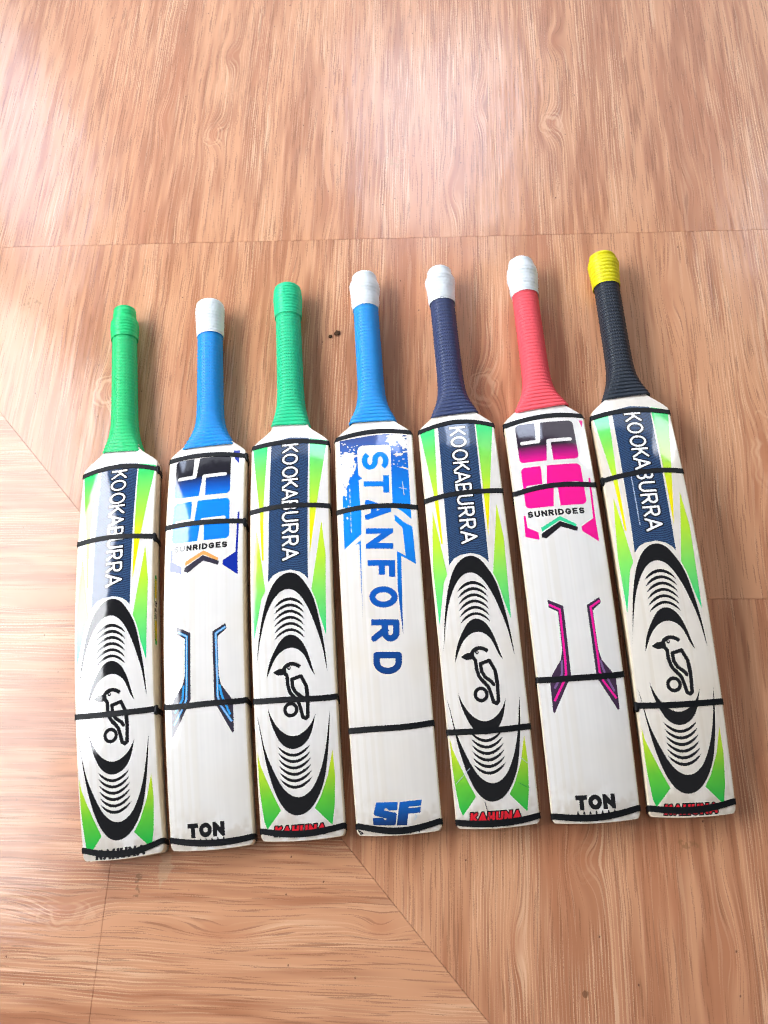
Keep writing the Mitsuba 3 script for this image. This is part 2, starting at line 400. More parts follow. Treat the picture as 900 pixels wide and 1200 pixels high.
def glyph(ch, w):
    m = w / 2
    return {
        'K': [[(0, 0), (0, 1)], [(w, 1), (0.02 * w, 0.40)], [(0.34 * w, 0.60), (w, 0)]],
        'O': [arc(m, .5, m, .5, 90, 450, 40)],
        'A': [[(0, 0), (m, 1), (w, 0)], [(.2 * w, .30), (.8 * w, .30)]],
        'B': [[(0, 0), (0, 1), (.55 * w, 1)] + arc(.55 * w, .76, .42 * w, .24, 90, -90) + [(0, .52)], [(.55 * w, .52)] + arc(.58 * w, .26, .42 * w, .26, 90, -90) + [(0, 0)]],
        'U': [[(0, 1), (0, m)] + arc(m, m, m, m, 180, 360) + [(w, m), (w, 1)]],
        'R': [[(0, 0), (0, 1), (.6 * w, 1)] + arc(.6 * w, .74, .40 * w, .26, 90, -90) + [(0, .48)], [(.48 * w, .48), (w, 0)]],
        'S': [arc(m, .745, m, .255, 25, 270, 18) + arc(m, .25, m, .25, 90, -155, 18)],
        'T': [[(0, 1), (w, 1)], [(m, 1), (m, 0)]],
        'N': [[(0, 0), (0, 1), (w, 0), (w, 1)]],
        'F': [[(0, 0), (0, 1), (w, 1)], [(0, .52), (.82 * w, .52)]],
        'D': [[(0, 0), (0, 1), (.45 * w, 1)] + arc(.45 * w, .5, .55 * w, .5, 90, -90) + [(0, 0)]],
        'H': [[(0, 0), (0, 1)], [(w, 0), (w, 1)], [(0, .5), (w, .5)]],
        'I': [[(m, 0), (m, 1)]],
        'G': [arc(m, .5, m, .5, 40, 360, 30)[:-1] + [(w, .46), (.58 * w, .46)]],
        'E': [[(w, 0), (0, 0), (0, 1), (w, 1)], [(0, .5), (.85 * w, .5)]],
    }[ch]


def letter(ch, w, h, t, cap=3, join=2):
    """A letter as a polygon, w wide and h tall over all, strokes t thick."""
    iw, ih = (w - t) / (h - t), h - t
    out = []
    for line in glyph(ch, iw):
        pts = [(t / 2 + x * ih, t / 2 + y * ih) for x, y in line]
        ends = pts[0] == pts[-1] or math.dist(pts[0], pts[-1]) < 1e-6
        g = sg.Polygon(pts).exterior.buffer(t / 2, join_style=join) if ends else sg.LineString(pts).buffer(t / 2, cap_style=cap, join_style=join, mitre_limit=1.6)
        out.append(g)
    clip = sg.box(0, 0, w, h)
    return ops.unary_union(out).intersection(clip)


def word(text, x0, x1, h, t, wide=None, gap=0.22):
    """A word from x0 to x1 along the baseline."""
    ws = [{'I': 0.32, 'N': 1.0, 'O': 1.08, 'G': 1.05, 'D': 1.0, 'A': 1.08, 'U': 0.98}.get(c, 0.92) for c in text]
    k = (x1 - x0) / (sum(ws) + gap * (len(ws) - 1))
    x, out = x0, []
    for c, w in zip(text, ws):
        out.append(affinity.translate(letter(c, w * k, h, t), x, 0))
        x += (w + gap) * k
    return ops.unary_union(out)


def mm(pts, du=0.0, dv=0.0):
    return [(u / 1000 + du, v / 1000 + dv) for u, v in pts]


def curve(pts, n=60):
    p = np.array(pts)
    s = np.r_[0, np.cumsum(np.linalg.norm(np.diff(p, axis=0), axis=1))]
    return [tuple(q) for q in CubicSpline(s, p)(np.linspace(0, s[-1], n))]


def between(outer, inner):
    """A crescent between two curves that share their tips."""
    return sg.Polygon(curve(outer) + curve(inner)[::-1]).buffer(0)


# outlines of the prints in millimetres on the face (across, up from the toe)
A_PRINT = {'band': [(-26.5, 539.6),(-28.9, 355.7),(-29.8, 328.1),(-22.6, 336.7),(-13.9, 340.9),(0.8, 342.6),(13.1, 338.7),(19.8, 333.4),(24.2, 327.5),(28.1, 551.3)], 'bandtop': [(-27.0, 550.0),(1.3, 555.1),(27.8, 551.7)], 'gl1': [(-54.4, 545.1),(-31.9, 546.7),(-36.3, 443.2),(-35.6, 359.9),(-37.9, 360.3),(-42.2, 440.6)], 'gl2': [(-45.7, 409.2),(-40.3, 369.8),(-33.7, 315.6),(-39.2, 305.2),(-50.4, 249.2),(-52.2, 323.7),(-49.0, 371.1)], 'gr1': [(29.8, 551.1),(54.6, 545.7),(38.0, 435.1),(27.7, 363.3),(28.7, 435.7)], 'gr2': [(44.5, 411.7),(48.6, 361.3),(44.9, 249.4),(28.3, 312.3),(36.7, 361.9)], 'o1': [(-48.7, 209.1),(-41.2, 265.7),(-33.5, 299.0),(-24.0, 321.8),(-12.7, 334.6),(-0.5, 338.6),(10.8, 334.1),(18.8, 324.1),(27.7, 307.8),(35.2, 280.1),(40.3, 247.9),(44.0, 201.3),(41.8, 216.7),(38.8, 235.8),(32.7, 258.9),(24.8, 282.5),(16.1, 300.3),(7.4, 311.1),(-2.9, 315.4),(-13.2, 312.2),(-23.3, 301.4),(-32.2, 284.3),(-40.1, 258.4),(-45.5, 231.1)], 'c_first': [(-22.2, 290.4),(-1.5, 303.3),(-1.0, 299.1),(17.9, 288.8)], 'c_last': [(-22.4, 247.7),(-0.6, 261.0),(-0.7, 257.5),(17.2, 246.8)], 'i1': [(-34.4, 199.1),(-28.5, 222.3),(-18.7, 240.3),(-8.8, 250.7),(-1.5, 252.6),(6.9, 249.3),(16.1, 237.3),(22.7, 217.9),(28.2, 198.0),(20.4, 212.9),(14.8, 225.3),(6.9, 232.8),(-0.8, 235.2),(-9.8, 233.4),(-19.3, 226.5),(-27.6, 213.7)], 'i2': [(-34.4, 160.5),(-31.7, 143.5),(-25.6, 126.4),(-18.2, 114.3),(-5.0, 107.6),(11.3, 113.8),(20.9, 129.5),(28.5, 157.1),(21.1, 139.3),(11.2, 128.5),(-3.3, 123.3),(-16.6, 129.0),(-26.7, 141.4),(-32.4, 153.6)], 'o2': [(-50.0, 155.3),(-46.7, 135.0),(-43.1, 109.9),(-38.6, 85.2),(-32.4, 62.2),(-22.6, 40.9),(-13.4, 31.5),(-3.4, 28.8),(8.9, 32.4),(20.5, 44.3),(30.6, 64.2),(36.1, 86.3),(40.2, 111.9),(43.9, 151.2),(36.7, 108.9),(30.6, 86.6),(22.4, 67.9),(13.3, 55.8),(-1.1, 49.6),(-14.2, 55.3),(-24.7, 69.6),(-33.1, 88.0),(-39.9, 106.4),(-44.7, 128.1)], 'd_first': [(-23.6, 104.2),(-4.8, 90.6),(-4.4, 94.1),(17.0, 103.6)], 'd_last': [(-23.1, 73.0),(-5.1, 59.9),(-4.7, 63.4),(17.5, 73.0)], 'gb1': [(-51.2, 108.2),(-48.4, 92.5),(-41.5, 74.2),(-33.2, 54.3),(-24.6, 35.5),(-43.4, 14.7),(-46.8, 23.6),(-49.9, 52.4),(-51.4, 79.8)], 'gb2': [(44.4, 103.6),(45.4, 72.9),(42.6, 38.2),(38.0, 14.9),(17.8, 35.8),(26.2, 48.6),(36.8, 73.4)], 'beak': [(-24.2, 204.8),(-18.6, 207.7),(-12.4, 208.4),(-9.6, 206.5),(-9.5, 202.6),(-14.0, 201.8),(-19.6, 201.8)], 'crest': [(-11.6, 207.3),(-7.6, 212.6),(-1.3, 214.3),(4.6, 212.7),(9.5, 209.5)], 'eye': [(-4.8, 209.0)], 'throat': [(-11.2, 203.6),(-7.7, 199.0),(-7.4, 188.1),(-5.2, 178.7),(-0.7, 171.7),(-1.3, 173.5),(5.6, 164.6),(8.1, 155.2),(10.0, 145.9)], 'tail': [(10.0, 145.9),(13.8, 143.8),(16.4, 146.3),(17.6, 169.6),(17.0, 179.7),(17.1, 169.6),(16.3, 184.6),(10.3, 197.6),(-1.7, 194.3),(-1.1, 184.2),(2.5, 177.3),(10.4, 170.9),(12.5, 167.4)], 'ball': [(-4.9, 156.2),(5.0, 155.4),(-14.8, 157.0)]}
B_PRINT = {'ch1': [(-24.7, 370.7),(1.3, 385.0),(21.2, 371.8),(19.8, 369.0),(0.6, 380.0),(-24.1, 365.8)], 'ch2': [(-25.1, 362.0),(0.3, 377.8),(22.1, 367.3),(20.8, 362.4),(0.4, 370.6),(-20.1, 355.4),(-25.6, 357.7)], 'pl': [(-45.8, 391.3),(-43.3, 390.9),(-42.7, 373.5),(-29.3, 364.7),(-29.4, 353.9),(-46.8, 360.6)], 'pr': [(47.3, 440.7),(49.7, 440.7),(47.4, 379.2),(47.5, 345.6),(27.6, 361.6),(27.5, 368.1),(44.6, 379.3)], 'pt': [(48.7, 537.0),(54.0, 536.9),(51.5, 525.1)], 'pt2': [(39.4, 545.7),(48.4, 545.1),(47.7, 530.8),(47.4, 522.7),(41.5, 531.2)], 'fl': [(-28.5, 270.4),(-10.7, 260.7),(-11.7, 173.9),(-16.7, 163.8),(-36.3, 128.9),(-37.6, 129.9),(-37.3, 163.8),(-33.8, 174.9),(-21.2, 192.5),(-18.0, 204.7),(-17.4, 254.2),(-28.2, 260.9)], 'fl1': [(-27.8, 264.3),(-15.3, 256.8),(-16.1, 195.6),(-17.2, 174.4),(-20.2, 166.7),(-34.8, 142.6)], 'fl2': [(-20.4, 192.4),(-22.1, 174.8),(-33.0, 158.1)], 'fr': [(36.3, 269.2),(19.7, 259.7),(20.1, 171.8),(21.8, 164.7),(40.8, 127.7),(42.4, 129.0),(42.8, 165.4),(39.7, 172.5),(28.5, 189.0),(25.8, 201.6),(25.5, 252.9),(37.2, 262.5)], 'fr1': [(36.6, 265.0),(23.7, 257.1),(24.4, 198.1),(24.1, 175.1),(27.0, 163.5),(40.8, 141.1)], 'fr2': [(26.8, 189.1),(30.0, 173.0),(39.3, 149.8)]}
C_PRINT = {'blue_l': [(-49.0, 541.2),(17.1, 544.4),(21.6, 525.0),(-17.4, 528.0),(-22.0, 525.3),(-23.8, 519.1),(-23.4, 479.1),(-18.3, 471.8),(-23.2, 469.8),(-22.5, 431.0),(-21.3, 417.4),(-22.6, 385.6),(-46.5, 366.1),(-46.3, 454.5)], 'blue_r': [(17.1, 544.4),(47.9, 539.9),(47.0, 452.0),(46.3, 402.7),(33.8, 415.7),(22.5, 424.2),(24.9, 519.6),(21.6, 525.0)], 'zz': [(24.2, 410.7),(35.2, 398.6),(47.1, 390.5),(48.1, 335.8),(29.4, 348.4),(24.5, 240.2),(21.6, 302.4),(24.2, 355.8),(35.2, 348.1),(33.8, 389.4),(24.0, 401.3)], 'strip': [(-31.8, 370.3),(-23.6, 376.5),(-24.6, 343.0),(-26.3, 266.0),(-25.8, 355.5),(-25.8, 371.4)], 'L_S': [(-16.8, 516.9),(21.0, 512.4),(19.5, 482.1),(-17.8, 486.5)], 'L_T': [(-15.5, 476.9),(19.9, 472.9),(18.5, 445.0),(-16.6, 448.9)], 'L_A': [(-15.3, 436.9),(20.4, 433.1),(18.7, 402.6),(-16.6, 406.3)], 'L_N': [(-15.8, 393.1),(21.0, 389.4),(19.2, 359.4),(-17.3, 363.0)], 'L_F': [(-15.7, 346.2),(20.8, 342.7),(19.3, 319.2),(-16.9, 322.6)], 'L_O': [(-15.4, 309.0),(21.6, 305.6),(19.7, 276.7),(-17.0, 280.0)], 'L_R': [(-15.5, 264.1),(21.0, 260.9),(18.9, 231.8),(-17.3, 234.8)], 'L_D': [(-15.3, 221.0),(21.0, 218.0),(18.9, 189.7),(-17.2, 192.6)], 'SFs': [(-25.1, 37.1),(0.9, 36.0),(-0.6, 27.5),(-10.5, 27.7),(-12.3, 30.1),(-15.6, 30.4),(-16.9, 27.5),(-2.4, 24.0),(-1.5, 22.5),(-3.8, 11.9),(-5.8, 11.0),(-30.7, 12.2),(-30.7, 19.4),(-18.1, 19.3),(-16.8, 16.3),(-14.0, 16.8),(-14.3, 19.0),(-27.8, 22.8),(-29.2, 25.1)], 'SFf': [(4.0, 35.8),(30.5, 36.7),(28.9, 30.6),(14.1, 30.4),(13.1, 28.0),(28.7, 28.5),(27.3, 22.8),(12.7, 22.7),(10.1, 10.5),(-1.7, 10.7)], 'micro': [(-36.3, 460.8),(-36.1, 390.3)], 'spl': [(20.5, 540.7),(47.8, 537.7),(45.9, 519.3),(30.1, 502.1),(48.4, 474.1),(-48.4, 523.5),(-29.0, 498.6),(-44.7, 446.3)], 'emb': [(56.9, 361.4),(56.9, 325.1),(56.6, 299.7),(55.9, 262.6)]}
STRAPS = {1: [(536.2, 542.0, 531.2),(422.3, 423.4, 418.0),(178.0, 175.1, 175.1),(12.7, 5.9, 12.7)], 2: [(540.0, 542.3, 535.2),(428.0, 429.1, 425.5),(176.3, 173.9, 175.3),(12.3, 7.2, 8.7)], 3: [(543.9, 546.8, 539.9),(435.0, 438.1, 433.8),(169.9, 167.2, 167.8),(11.2, 7.5, 11.0)], 4: [(545.2, 550.6, 544.9),(423.0, 425.6, 419.7),(124.8, 124.3, 127.1),(10.4, 5.3, 9.9)], 5: [(543.0, 552.3, 542.5),(426.9, 432.8, 432.1),(113.6, 111.8, 113.6),(7.0, 5.0, 8.6)], 6: [(539.3, 548.0, 544.8),(426.0, 432.2, 430.0),(170.1, 168.3, 170.4),(7.5, 6.0, 11.5)], 7: [(537.9, 543.5, 537.6),(433.6, 440.7, 439.4),(129.3, 127.7, 129.3),(9.2, 7.4, 13.1)]}
BATS = [(-0.4481, -0.0387, 0.1423, 0.843, 1.0105),(-0.333, -0.0246, 0.1089, 0.8365, 1.0226),(-0.217, -0.0105, 0.0946, 0.8472, 1.0215),(-0.0955, -0.0008, 0.0899, 0.8533, 1.0157),(0.027, 0.0107, 0.0924, 0.8459, 0.9778),(0.1462, 0.0197, 0.0796, 0.8472, 1.0143),(0.2615, 0.0295, 0.0662, 0.8368, 0.9773)]


# ------------------------------------------------------------------ the three printed designs: lists of (name, polygon, ink, layer)
def crescents(first, last, n):
    out = []
    for i in range(n):
        a = np.array(first) + (np.array(last) - np.array(first)) * i / (n - 1)
        out.append(between([tuple(a[0]), ((a[0][0] * .80 + a[1][0] * .2), a[0][1] + (a[1][1] - a[0][1]) * .44), tuple(a[1]), ((a[3][0] * .80 + a[1][0] * .2), a[3][1] + (a[1][1] - a[3][1]) * .44), tuple(a[3])],
                           [tuple(a[0]), ((a[0][0] * .74 + a[2][0] * .26), a[0][1] + (a[2][1] - a[0][1]) * .40), tuple(a[2]), ((a[3][0] * .74 + a[2][0] * .26), a[3][1] + (a[2][1] - a[3][1]) * .40), tuple(a[3])]))
    return out


def design_bird(dv, dk, scuffs=False, small_print=False):
    A = {k: mm(v) for k, v in A_PRINT.items()}
    D = []
    band = sg.Polygon(A['band'][:-1] + [(.0281, .5513)] + A['bandtop'][::-1]).buffer(0)
    o1 = between(A['o1'][:12], [A['o1'][0]] + A['o1'][12:][::-1] + [A['o1'][11]])
    o2 = between(A['o2'][:14], [A['o2'][0]] + A['o2'][14:][::-1] + [A['o2'][13]])
    hollow = sg.Polygon(curve(A['o1'][:12]))
    D.append(('band', band.difference(hollow.buffer(.0025)), 'band', 1))
    for k in ('gl1', 'gr1'):
        D.append(('green_flash', sg.Polygon(A[k]), 'green_top', 1))
    for k in ('gl2', 'gr2'):
        D.append(('green_flash', sg.Polygon(A[k]).difference(hollow.buffer(.002)), 'green_mid', 2))
    for k in ('gb1', 'gb2'):
        D.append(('green_flash', sg.Polygon(A[k]), 'green_low', 1))
    D.append(('oval_ring', o1, 'black', 2))
    D.append(('oval_ring', o2, 'black', 2))
    i1 = between(A['i1'][:9], [A['i1'][0]] + A['i1'][9:][::-1] + [A['i1'][8]])
    i2 = between(A['i2'][:8], [A['i2'][0]] + A['i2'][8:][::-1] + [A['i2'][7]])
    D.append(('inner_ring', i1, 'black', 1)); D.append(('inner_ring', i2, 'black', 1))
    cs = crescents([np.array(q) for q in A['c_first']], [np.array(q) for q in A['c_last']], 6)
    df, dl = [np.array(q) for q in A['d_first']], [np.array(q) for q in A['d_last']]
    df = [a + (a - b) / 4 for a, b in zip(df, dl)]
    for c in cs + crescents(df, dl, 6):
        D.append(('crescent', c, 'black', 1))
    bird = [sg.Polygon(A['beak']).buffer(.0012), sg.LineString(curve(A['crest'], 20)).buffer(.0024, cap_style=2), sg.Point(A['eye'][0]).buffer(.0024),
            sg.LineString(A['throat']).buffer(.0023, join_style=1), sg.LineString(A['tail']).buffer(.0023, join_style=1)]
    c = A['ball'][0]
    bird.append(sg.Point(c).buffer(.0097).difference(sg.Point(c).buffer(.0053)))
    logo = ops.unary_union(bird).difference(sg.Point(A['eye'][0][0] + .0003, A['eye'][0][1] + .0004).buffer(.00095))
    D.append(('bird_emblem', logo, 'black', 1))
    vs = [535.5, 516.5, 494.2, 475.5, 458.0, 440.2, 421.5, 403.5, 385.0, 365.6]
    wd = [15.5, 19.0, 19.0, 15.5, 19.0, 14.5, 16.0, 15.0, 15.0, 19.0]
    ls = []
    for ch, v, w in zip('KOOKABURRA', vs, wd):
        g = letter(ch, w / 1000, .0232, .0033, cap=3, join=1)
        g = affinity.translate(g, -w / 2000, 0)
        ls.append(affinity.affine_transform(g, [0, 1, -1, 0, -.0100, v / 1000]))
    text = ops.unary_union(ls)
    D.append(('lettering_outline', text.buffer(.0017, join_style=1), 'outline', 2))
    D.append(('lettering', text, 'white', 3))
    if small_print:                 # a column of illegible small print beside the name
        r = np.random.default_rng(5)
        D.append(('small_print', ops.unary_union([sg.box(-.0178, .366 + .0027 * i, -.0166 + .0005 * r.random(), .3676 + .0027 * i + .0007 * r.random()) for i in range(30)]), 'silver', 2))
    D = [(n, affinity.translate(p, 0, dv), m, l) for n, p, m, l in D]
    k = affinity.skew(word('KAHUNA', -.035, .029, .0108, .0032, gap=.12), 9, 0, origin=(0, 0))
    k = affinity.translate(k, 0, .0068 + dk)
    if not scuffs:                  # the toe edge cuts the word off where it sits low
        k = k.intersection(sg.box(-.06, .0012, .06, .05))
    D.append(('toe_lettering_outline', k.buffer(.0013 if dv > -.007 else .0002, join_style=2).intersection(sg.box(-.06, .0008, .06, .05)), 'black', 1))
    D.append(('toe_lettering', k, 'red' if dv > -.007 else 'dark', 2))
    if scuffs:
        for pts, ink in (([(-48, 52), (-40, 59), (-29, 69)], 'silver'), ([(31, 48), (44, 41)], 'leaf'), ([(36, 78), (45, 70)], 'silver'), ([(-14, 29), (-12, 19), (-10, 9), (-8, 1)], 'slate')):
            D.append(('scratch', sg.LineString(mm(pts)).buffer(.00035), ink, 4))
    return D


def rsquare(x0, y0, x1, y1, r):
    return sg.box(x0 + r, y0 + r, x1 - r, y1 - r).buffer(r)


def design_ss(c_top, c_low, c_side, c_chev, stripe, du, dfin, ton_du):
    B = {k: mm(v) for k, v in B_PRINT.items()}
    D = []

    def slots(y0, y1):              # the white channels that cut a rounded square into an S
        ym = (y0 + y1) / 2
        a = sg.LineString([(-.0105, y1 + .004), (-.0128, ym + .0005), (-.0345, ym + .0000)]).buffer(.0030, join_style=1)
        a = a.union(sg.Polygon([(-.0150, y1 + .003), (-.0055, y1 + .003), (-.0098, ym - .0005), (-.0125, ym - .003)]))
        b = sg.LineString([(-.0005, y0 - .004), (.0018, ym + .0000), (.0315, ym + .0005)]).buffer(.0030, join_style=1)
        b = b.union(sg.Polygon([(-.0052, y0 - .003), (.0044, y0 - .003), (.0044, ym - .002), (-.0005, ym + .0015)]))
        return a.union(b)
    for (y0, y1, ink) in ((.4728, .5375, c_top), (.4010, .4648, c_low)):
        s = rsquare(-.0415, y0, .0395, y1, .0065).difference(slots(y0, y1))
        D.append(('initial_emblem', affinity.translate(s, du, 0), ink, 1))
    D.append(('name_lettering', affinity.translate(word('SUNRIDGES', -.0402, .0345, .0090, .0023), du / 3, .3872), 'black', 1))
    D.append(('chevron', sg.Polygon(B['ch1']).buffer(.0004), c_chev, 1))
    D.append(('chevron', sg.Polygon(B['ch2']).buffer(.0004), 'slate' if stripe == 'sky' else 'dark', 2))
    for k in ('pl', 'pr', 'pt2' if stripe == 'sky' else 'pt'):
        D.append(('side_flash', sg.Polygon(B[k]), c_side, 1))
    for s, (f0, f1, f2) in (('l', ('fl', 'fl1', 'fl2')), ('r', ('fr', 'fr1', 'fr2'))):
        fin = sg.Polygon(B[f0]).buffer(.0008, join_style=2).buffer(-.0004)
        tr = lambda g: affinity.translate(g, dfin[0], dfin[1])
        D.append(('fin_stripe', tr(fin), 'plum' if stripe != 'sky' else 'slate', 1))
        inner = sg.LineString(B[f1]).buffer(.0015, cap_style=2, join_style=2).intersection(fin.buffer(-.0006))
        D.append(('fin_stripe', tr(inner), stripe, 2))
        D.append(('fin_stripe', tr(sg.LineString(B[f1]).buffer(.0005, cap_style=2, join_style=2).intersection(fin)), 'pink' if stripe != 'sky' else 'silver', 3))
        D.append(('fin_stripe', tr(sg.LineString(B[f2]).buffer(.0014, cap_style=2, join_style=1).intersection(fin.buffer(-.001))), 'lilac' if stripe != 'sky' else 'sky', 3))
    D.append(('toe_lettering', affinity.translate(word('TON', -.0228, .0243, .0164, .0052, gap=.08), ton_du, .0140), 'black', 1))
    for i in range(7):              # tips of a line of letters mostly hidden by the strap
        u = -.0215 + ton_du + i * .0073
        D.append(('toe_mark', sg.Polygon([(u - .0013, .0095), (u + .0013, .0095), (u + .0006, .0128), (u - .0006, .0128)]), 'black', 1))
    return D


def rag(cx, cy, rx, ry, seed, n=26):
    r = np.random.default_rng(seed)
    a = np.linspace(0, 2 * math.pi, n, endpoint=False)
    k = 0.55 + 0.75 * r.random(n)
    return sg.Polygon([(cx + rx * q * math.cos(t), cy + ry * q * math.sin(t)) for t, q in zip(a, k)]).buffer(0)


def design_splash():
    C = {k: mm(v) for k, v in C_PRINT.items()}
    D = []
    r = np.random.default_rng(11)
    holes = [rag(-.047 + .006 * math.sin(y * 90), y, .006 + .005 * r.random(), .007, i) for i, y in enumerate(np.linspace(.452, .512, 10))]
    holes += [rag(-.036, .513, .011, .007, 31), rag(-.033, .500, .007, .009, 32), rag(-.044, .506, .009, .010, 33), rag(-.040, .488, .009, .010, 34), rag(-.034, .485, .006, .007, 36), rag(-.042, .470, .006, .010, 35)]
    holes += [sg.Polygon(mm([(-46, 492), (-30, 492), (-24.5, 500), (-27, 488), (-38, 474), (-47, 470)]))]
    holes += [rag(.033, .536, .014, .008, 41), rag(.043, .526, .006, .010, 42), rag(.027, .530, .007, .007, 43), rag(.036, .507, .007, .003, 44), rag(.045, .511, .004, .0016, 45)]
    holes += [sg.Polygon(mm([(31, 487), (48, 480), (48, 482.5), (40, 486), (41, 489), (38, 485.5)])), sg.LineString(mm([(38, 462), (38.6, 448), (39, 440)])).buffer(.0004), sg.LineString(mm([(33, 452), (43, 449)])).buffer(.0004)]
    holes += [rag(-.048 + .03 * r.random(), .517 + .022 * r.random(), .0012, .0012, 60 + i, 9) for i in range(16)]
    holes += [rag(.026 + .02 * r.random(), .490 + .045 * r.random(), .0011, .0011, 90 + i, 9) for i in range(18)]
    holes += [rag(-.050 + .012 * r.random(), .41 + .06 * r.random(), .0012, .0018, 120 + i, 9) for i in range(14)]
    cut = ops.unary_union(holes)
    blue = sg.Polygon(C['blue_l']).buffer(0).union(sg.Polygon(C['blue_r']).buffer(0)).buffer(.0002)
    for i in range(24):             # a column of illegible small print left out of the blue
        v = .4600 - i * .0030
        cut = cut.union(sg.box(-.0368, v - .0011, -.0355, v + .0009 * ((i * 7) % 3 - 0.6)))
    D.append(('splash_print', blue.difference(cut), 'splash', 1))
    D.append(('lightning_print', sg.Polygon(C['zz']).buffer(0), 'splash', 1))
    D.append(('lightning_print', sg.Polygon(C['strip']).buffer(0), 'splash', 1))
    for ch in 'STANFORD':
        p00, p10, p11, p01 = (np.array(q) for q in C['L_' + ch])   # image top-left, top-right, bottom-right, bottom-left; the letter reads downwards
        w, h = np.linalg.norm(p00 - p01), np.linalg.norm(p10 - p00)
        g = letter(ch, w, h, .0082 if ch != 'S' else .0078, cap=3 if ch != 'S' else 2, join=2 if ch not in 'OSDR' else 1)
        ex, ey = (p01 - p00) / w, (p10 - p00) / h
        D.append(('lettering', affinity.affine_transform(g, [ex[0], ey[0], ex[1], ey[1], p00[0], p00[1]]), 'letter_blue', 2))
    for k in ('SFs', 'SFf'):
        D.append(('toe_lettering', sg.Polygon(C[k]).buffer(0).buffer(.0004), 'badge_blue', 1))
    for pts, ink in (([(14, 1.5), (17, 5), (15, 8)], 'slate'), ([(24, .5), (26, 6)], 'slate'), ([(-52, 8), (-47, 1)], 'dark'), ([(-50, 6), (-45, 3), (-49, 1)], 'dark'), ([(20, 15), (23, 19), (21, 22)], 'silver')):
        D.append(('scuff', sg.LineString(mm(pts)).buffer(.0006), ink, 2))
    return D


# ------------------------------------------------------------------ building a bat
def place(b):
    x, y, th, L, k = b
    c, s = math.cos(th), math.sin(th)
    return np.array([[k * c, -s, 0, x], [k * s, c, 0, y], [0, 0, 1, 0], [0, 0, 0, 1]])


def put(key, mesh, bsdf, M, smooth=True, uv=None, normals=None):
    if isinstance(mesh, tuple):
        mesh = trimesh.Trimesh(mesh[0], mesh[1], process=False)
    mesh = mesh.copy()
    mesh.vertices = mesh.vertices @ M[:3, :3].T + M[:3, 3]
    if normals is not None:
        N = normals @ np.linalg.inv(M[:3, :3])
        N /= np.linalg.norm(N, axis=1, keepdims=True)
        path = meshkit.write_ply(mesh, True, uv, None, N)
        scene[key] = {'type': 'ply', 'filename': path, 'face_normals': False, 'bsdf': {'type': 'ref', 'id': bsdf}}
    else:
        scene[key] = mikit.ply(mesh, bsdf, smooth=smooth, uv=uv)


def numbered(stem):
    if stem not in scene:
        return stem
    i = 1
    while f'{stem}_{i:03d}' in scene:
        i += 1
    return f'{stem}_{i:03d}'


def lathe(vs, ru, rz, zc, seg, power=None, tilt=None, lump=0.0, seed=0, cap=True):
    """Rings round the handle's axis; tilt shifts v by the side it is on."""
    a = np.linspace(0, 2 * np.pi, seg, endpoint=False)
    V = []
    for i, v in enumerate(vs):
        ca, sa = np.cos(a), np.sin(a)
        f = 1.0
        if power is not None:
            e = 2 / power[i]
            ca, sa = np.sign(ca) * np.abs(ca) ** e, np.sign(sa) * np.abs(sa) ** e
        if lump:
            q = np.stack([ca * 1.4, sa * 1.4, np.full(seg, v * 90)], -1)
            f = 1 + lump * (meshkit.noise(q, seed) - 0.5)
        V.append(np.stack([ru[i] * ca * f, v + (tilt[i] * ca if tilt is not None else 0 * ca), zc[i] + rz[i] * sa * f], -1))
    P = np.array(V)
    Vx, F = grid_mesh(P)
    uv = np.stack([np.repeat([a / (2 * np.pi)], len(vs), 0).ravel(), np.repeat(vs, seg)], -1)
    if cap:
        c = P[-1].mean(0)
        n = len(Vx)
        Vx = np.vstack([Vx, c]); uv = np.vstack([uv, [0.5, vs[-1]]])
        F = np.vstack([F, [[n - seg + j, n - seg + (j + 1) % seg, n] for j in range(seg)]])
    m = trimesh.Trimesh(Vx, F, process=False)
    c = m.triangles_center - m.vertices.mean(0)
    if (m.face_normals * c * [1, 0, 1]).sum() < 0:
        m.faces = m.faces[:, ::-1]
    return m, uv


COLLARS = {                         # (share of the collar's length from its lower edge, radius)
    'dome': [(0, .0200), (.06, .0206), (.35, .0214), (.70, .0224), (.86, .0218), (.94, .0196), (.985, .014), (1, .005)],
    'lumpy': [(0, .0202), (.05, .0206), (.30, .0216), (.55, .0234), (.68, .0232), (.74, .0205), (.80, .0192), (.93, .0186), (.975, .015), (1, .005)],
    'rolled': [(0, .0204), (.06, .0208), (.20, .0212), (.42, .0224), (.66, .0236), (.78, .0226), (.84, .0196), (.88, .0206), (.95, .0204), (.98, .018), (1, .006)],
    'tube': [(0, .0203), (.04, .0212), (.07, .0205), (.12, .0206), (.40, .0214), (.56, .0211), (.66, .0190), (.70, .0170), (.96, .0172), (1, .0168)],
    'bulge': [(0, .0203), (.03, .0210), (.06, .0204), (.15, .0208), (.55, .0218), (.80, .0212), (.93, .0185), (.985, .013), (1, .005)],
}


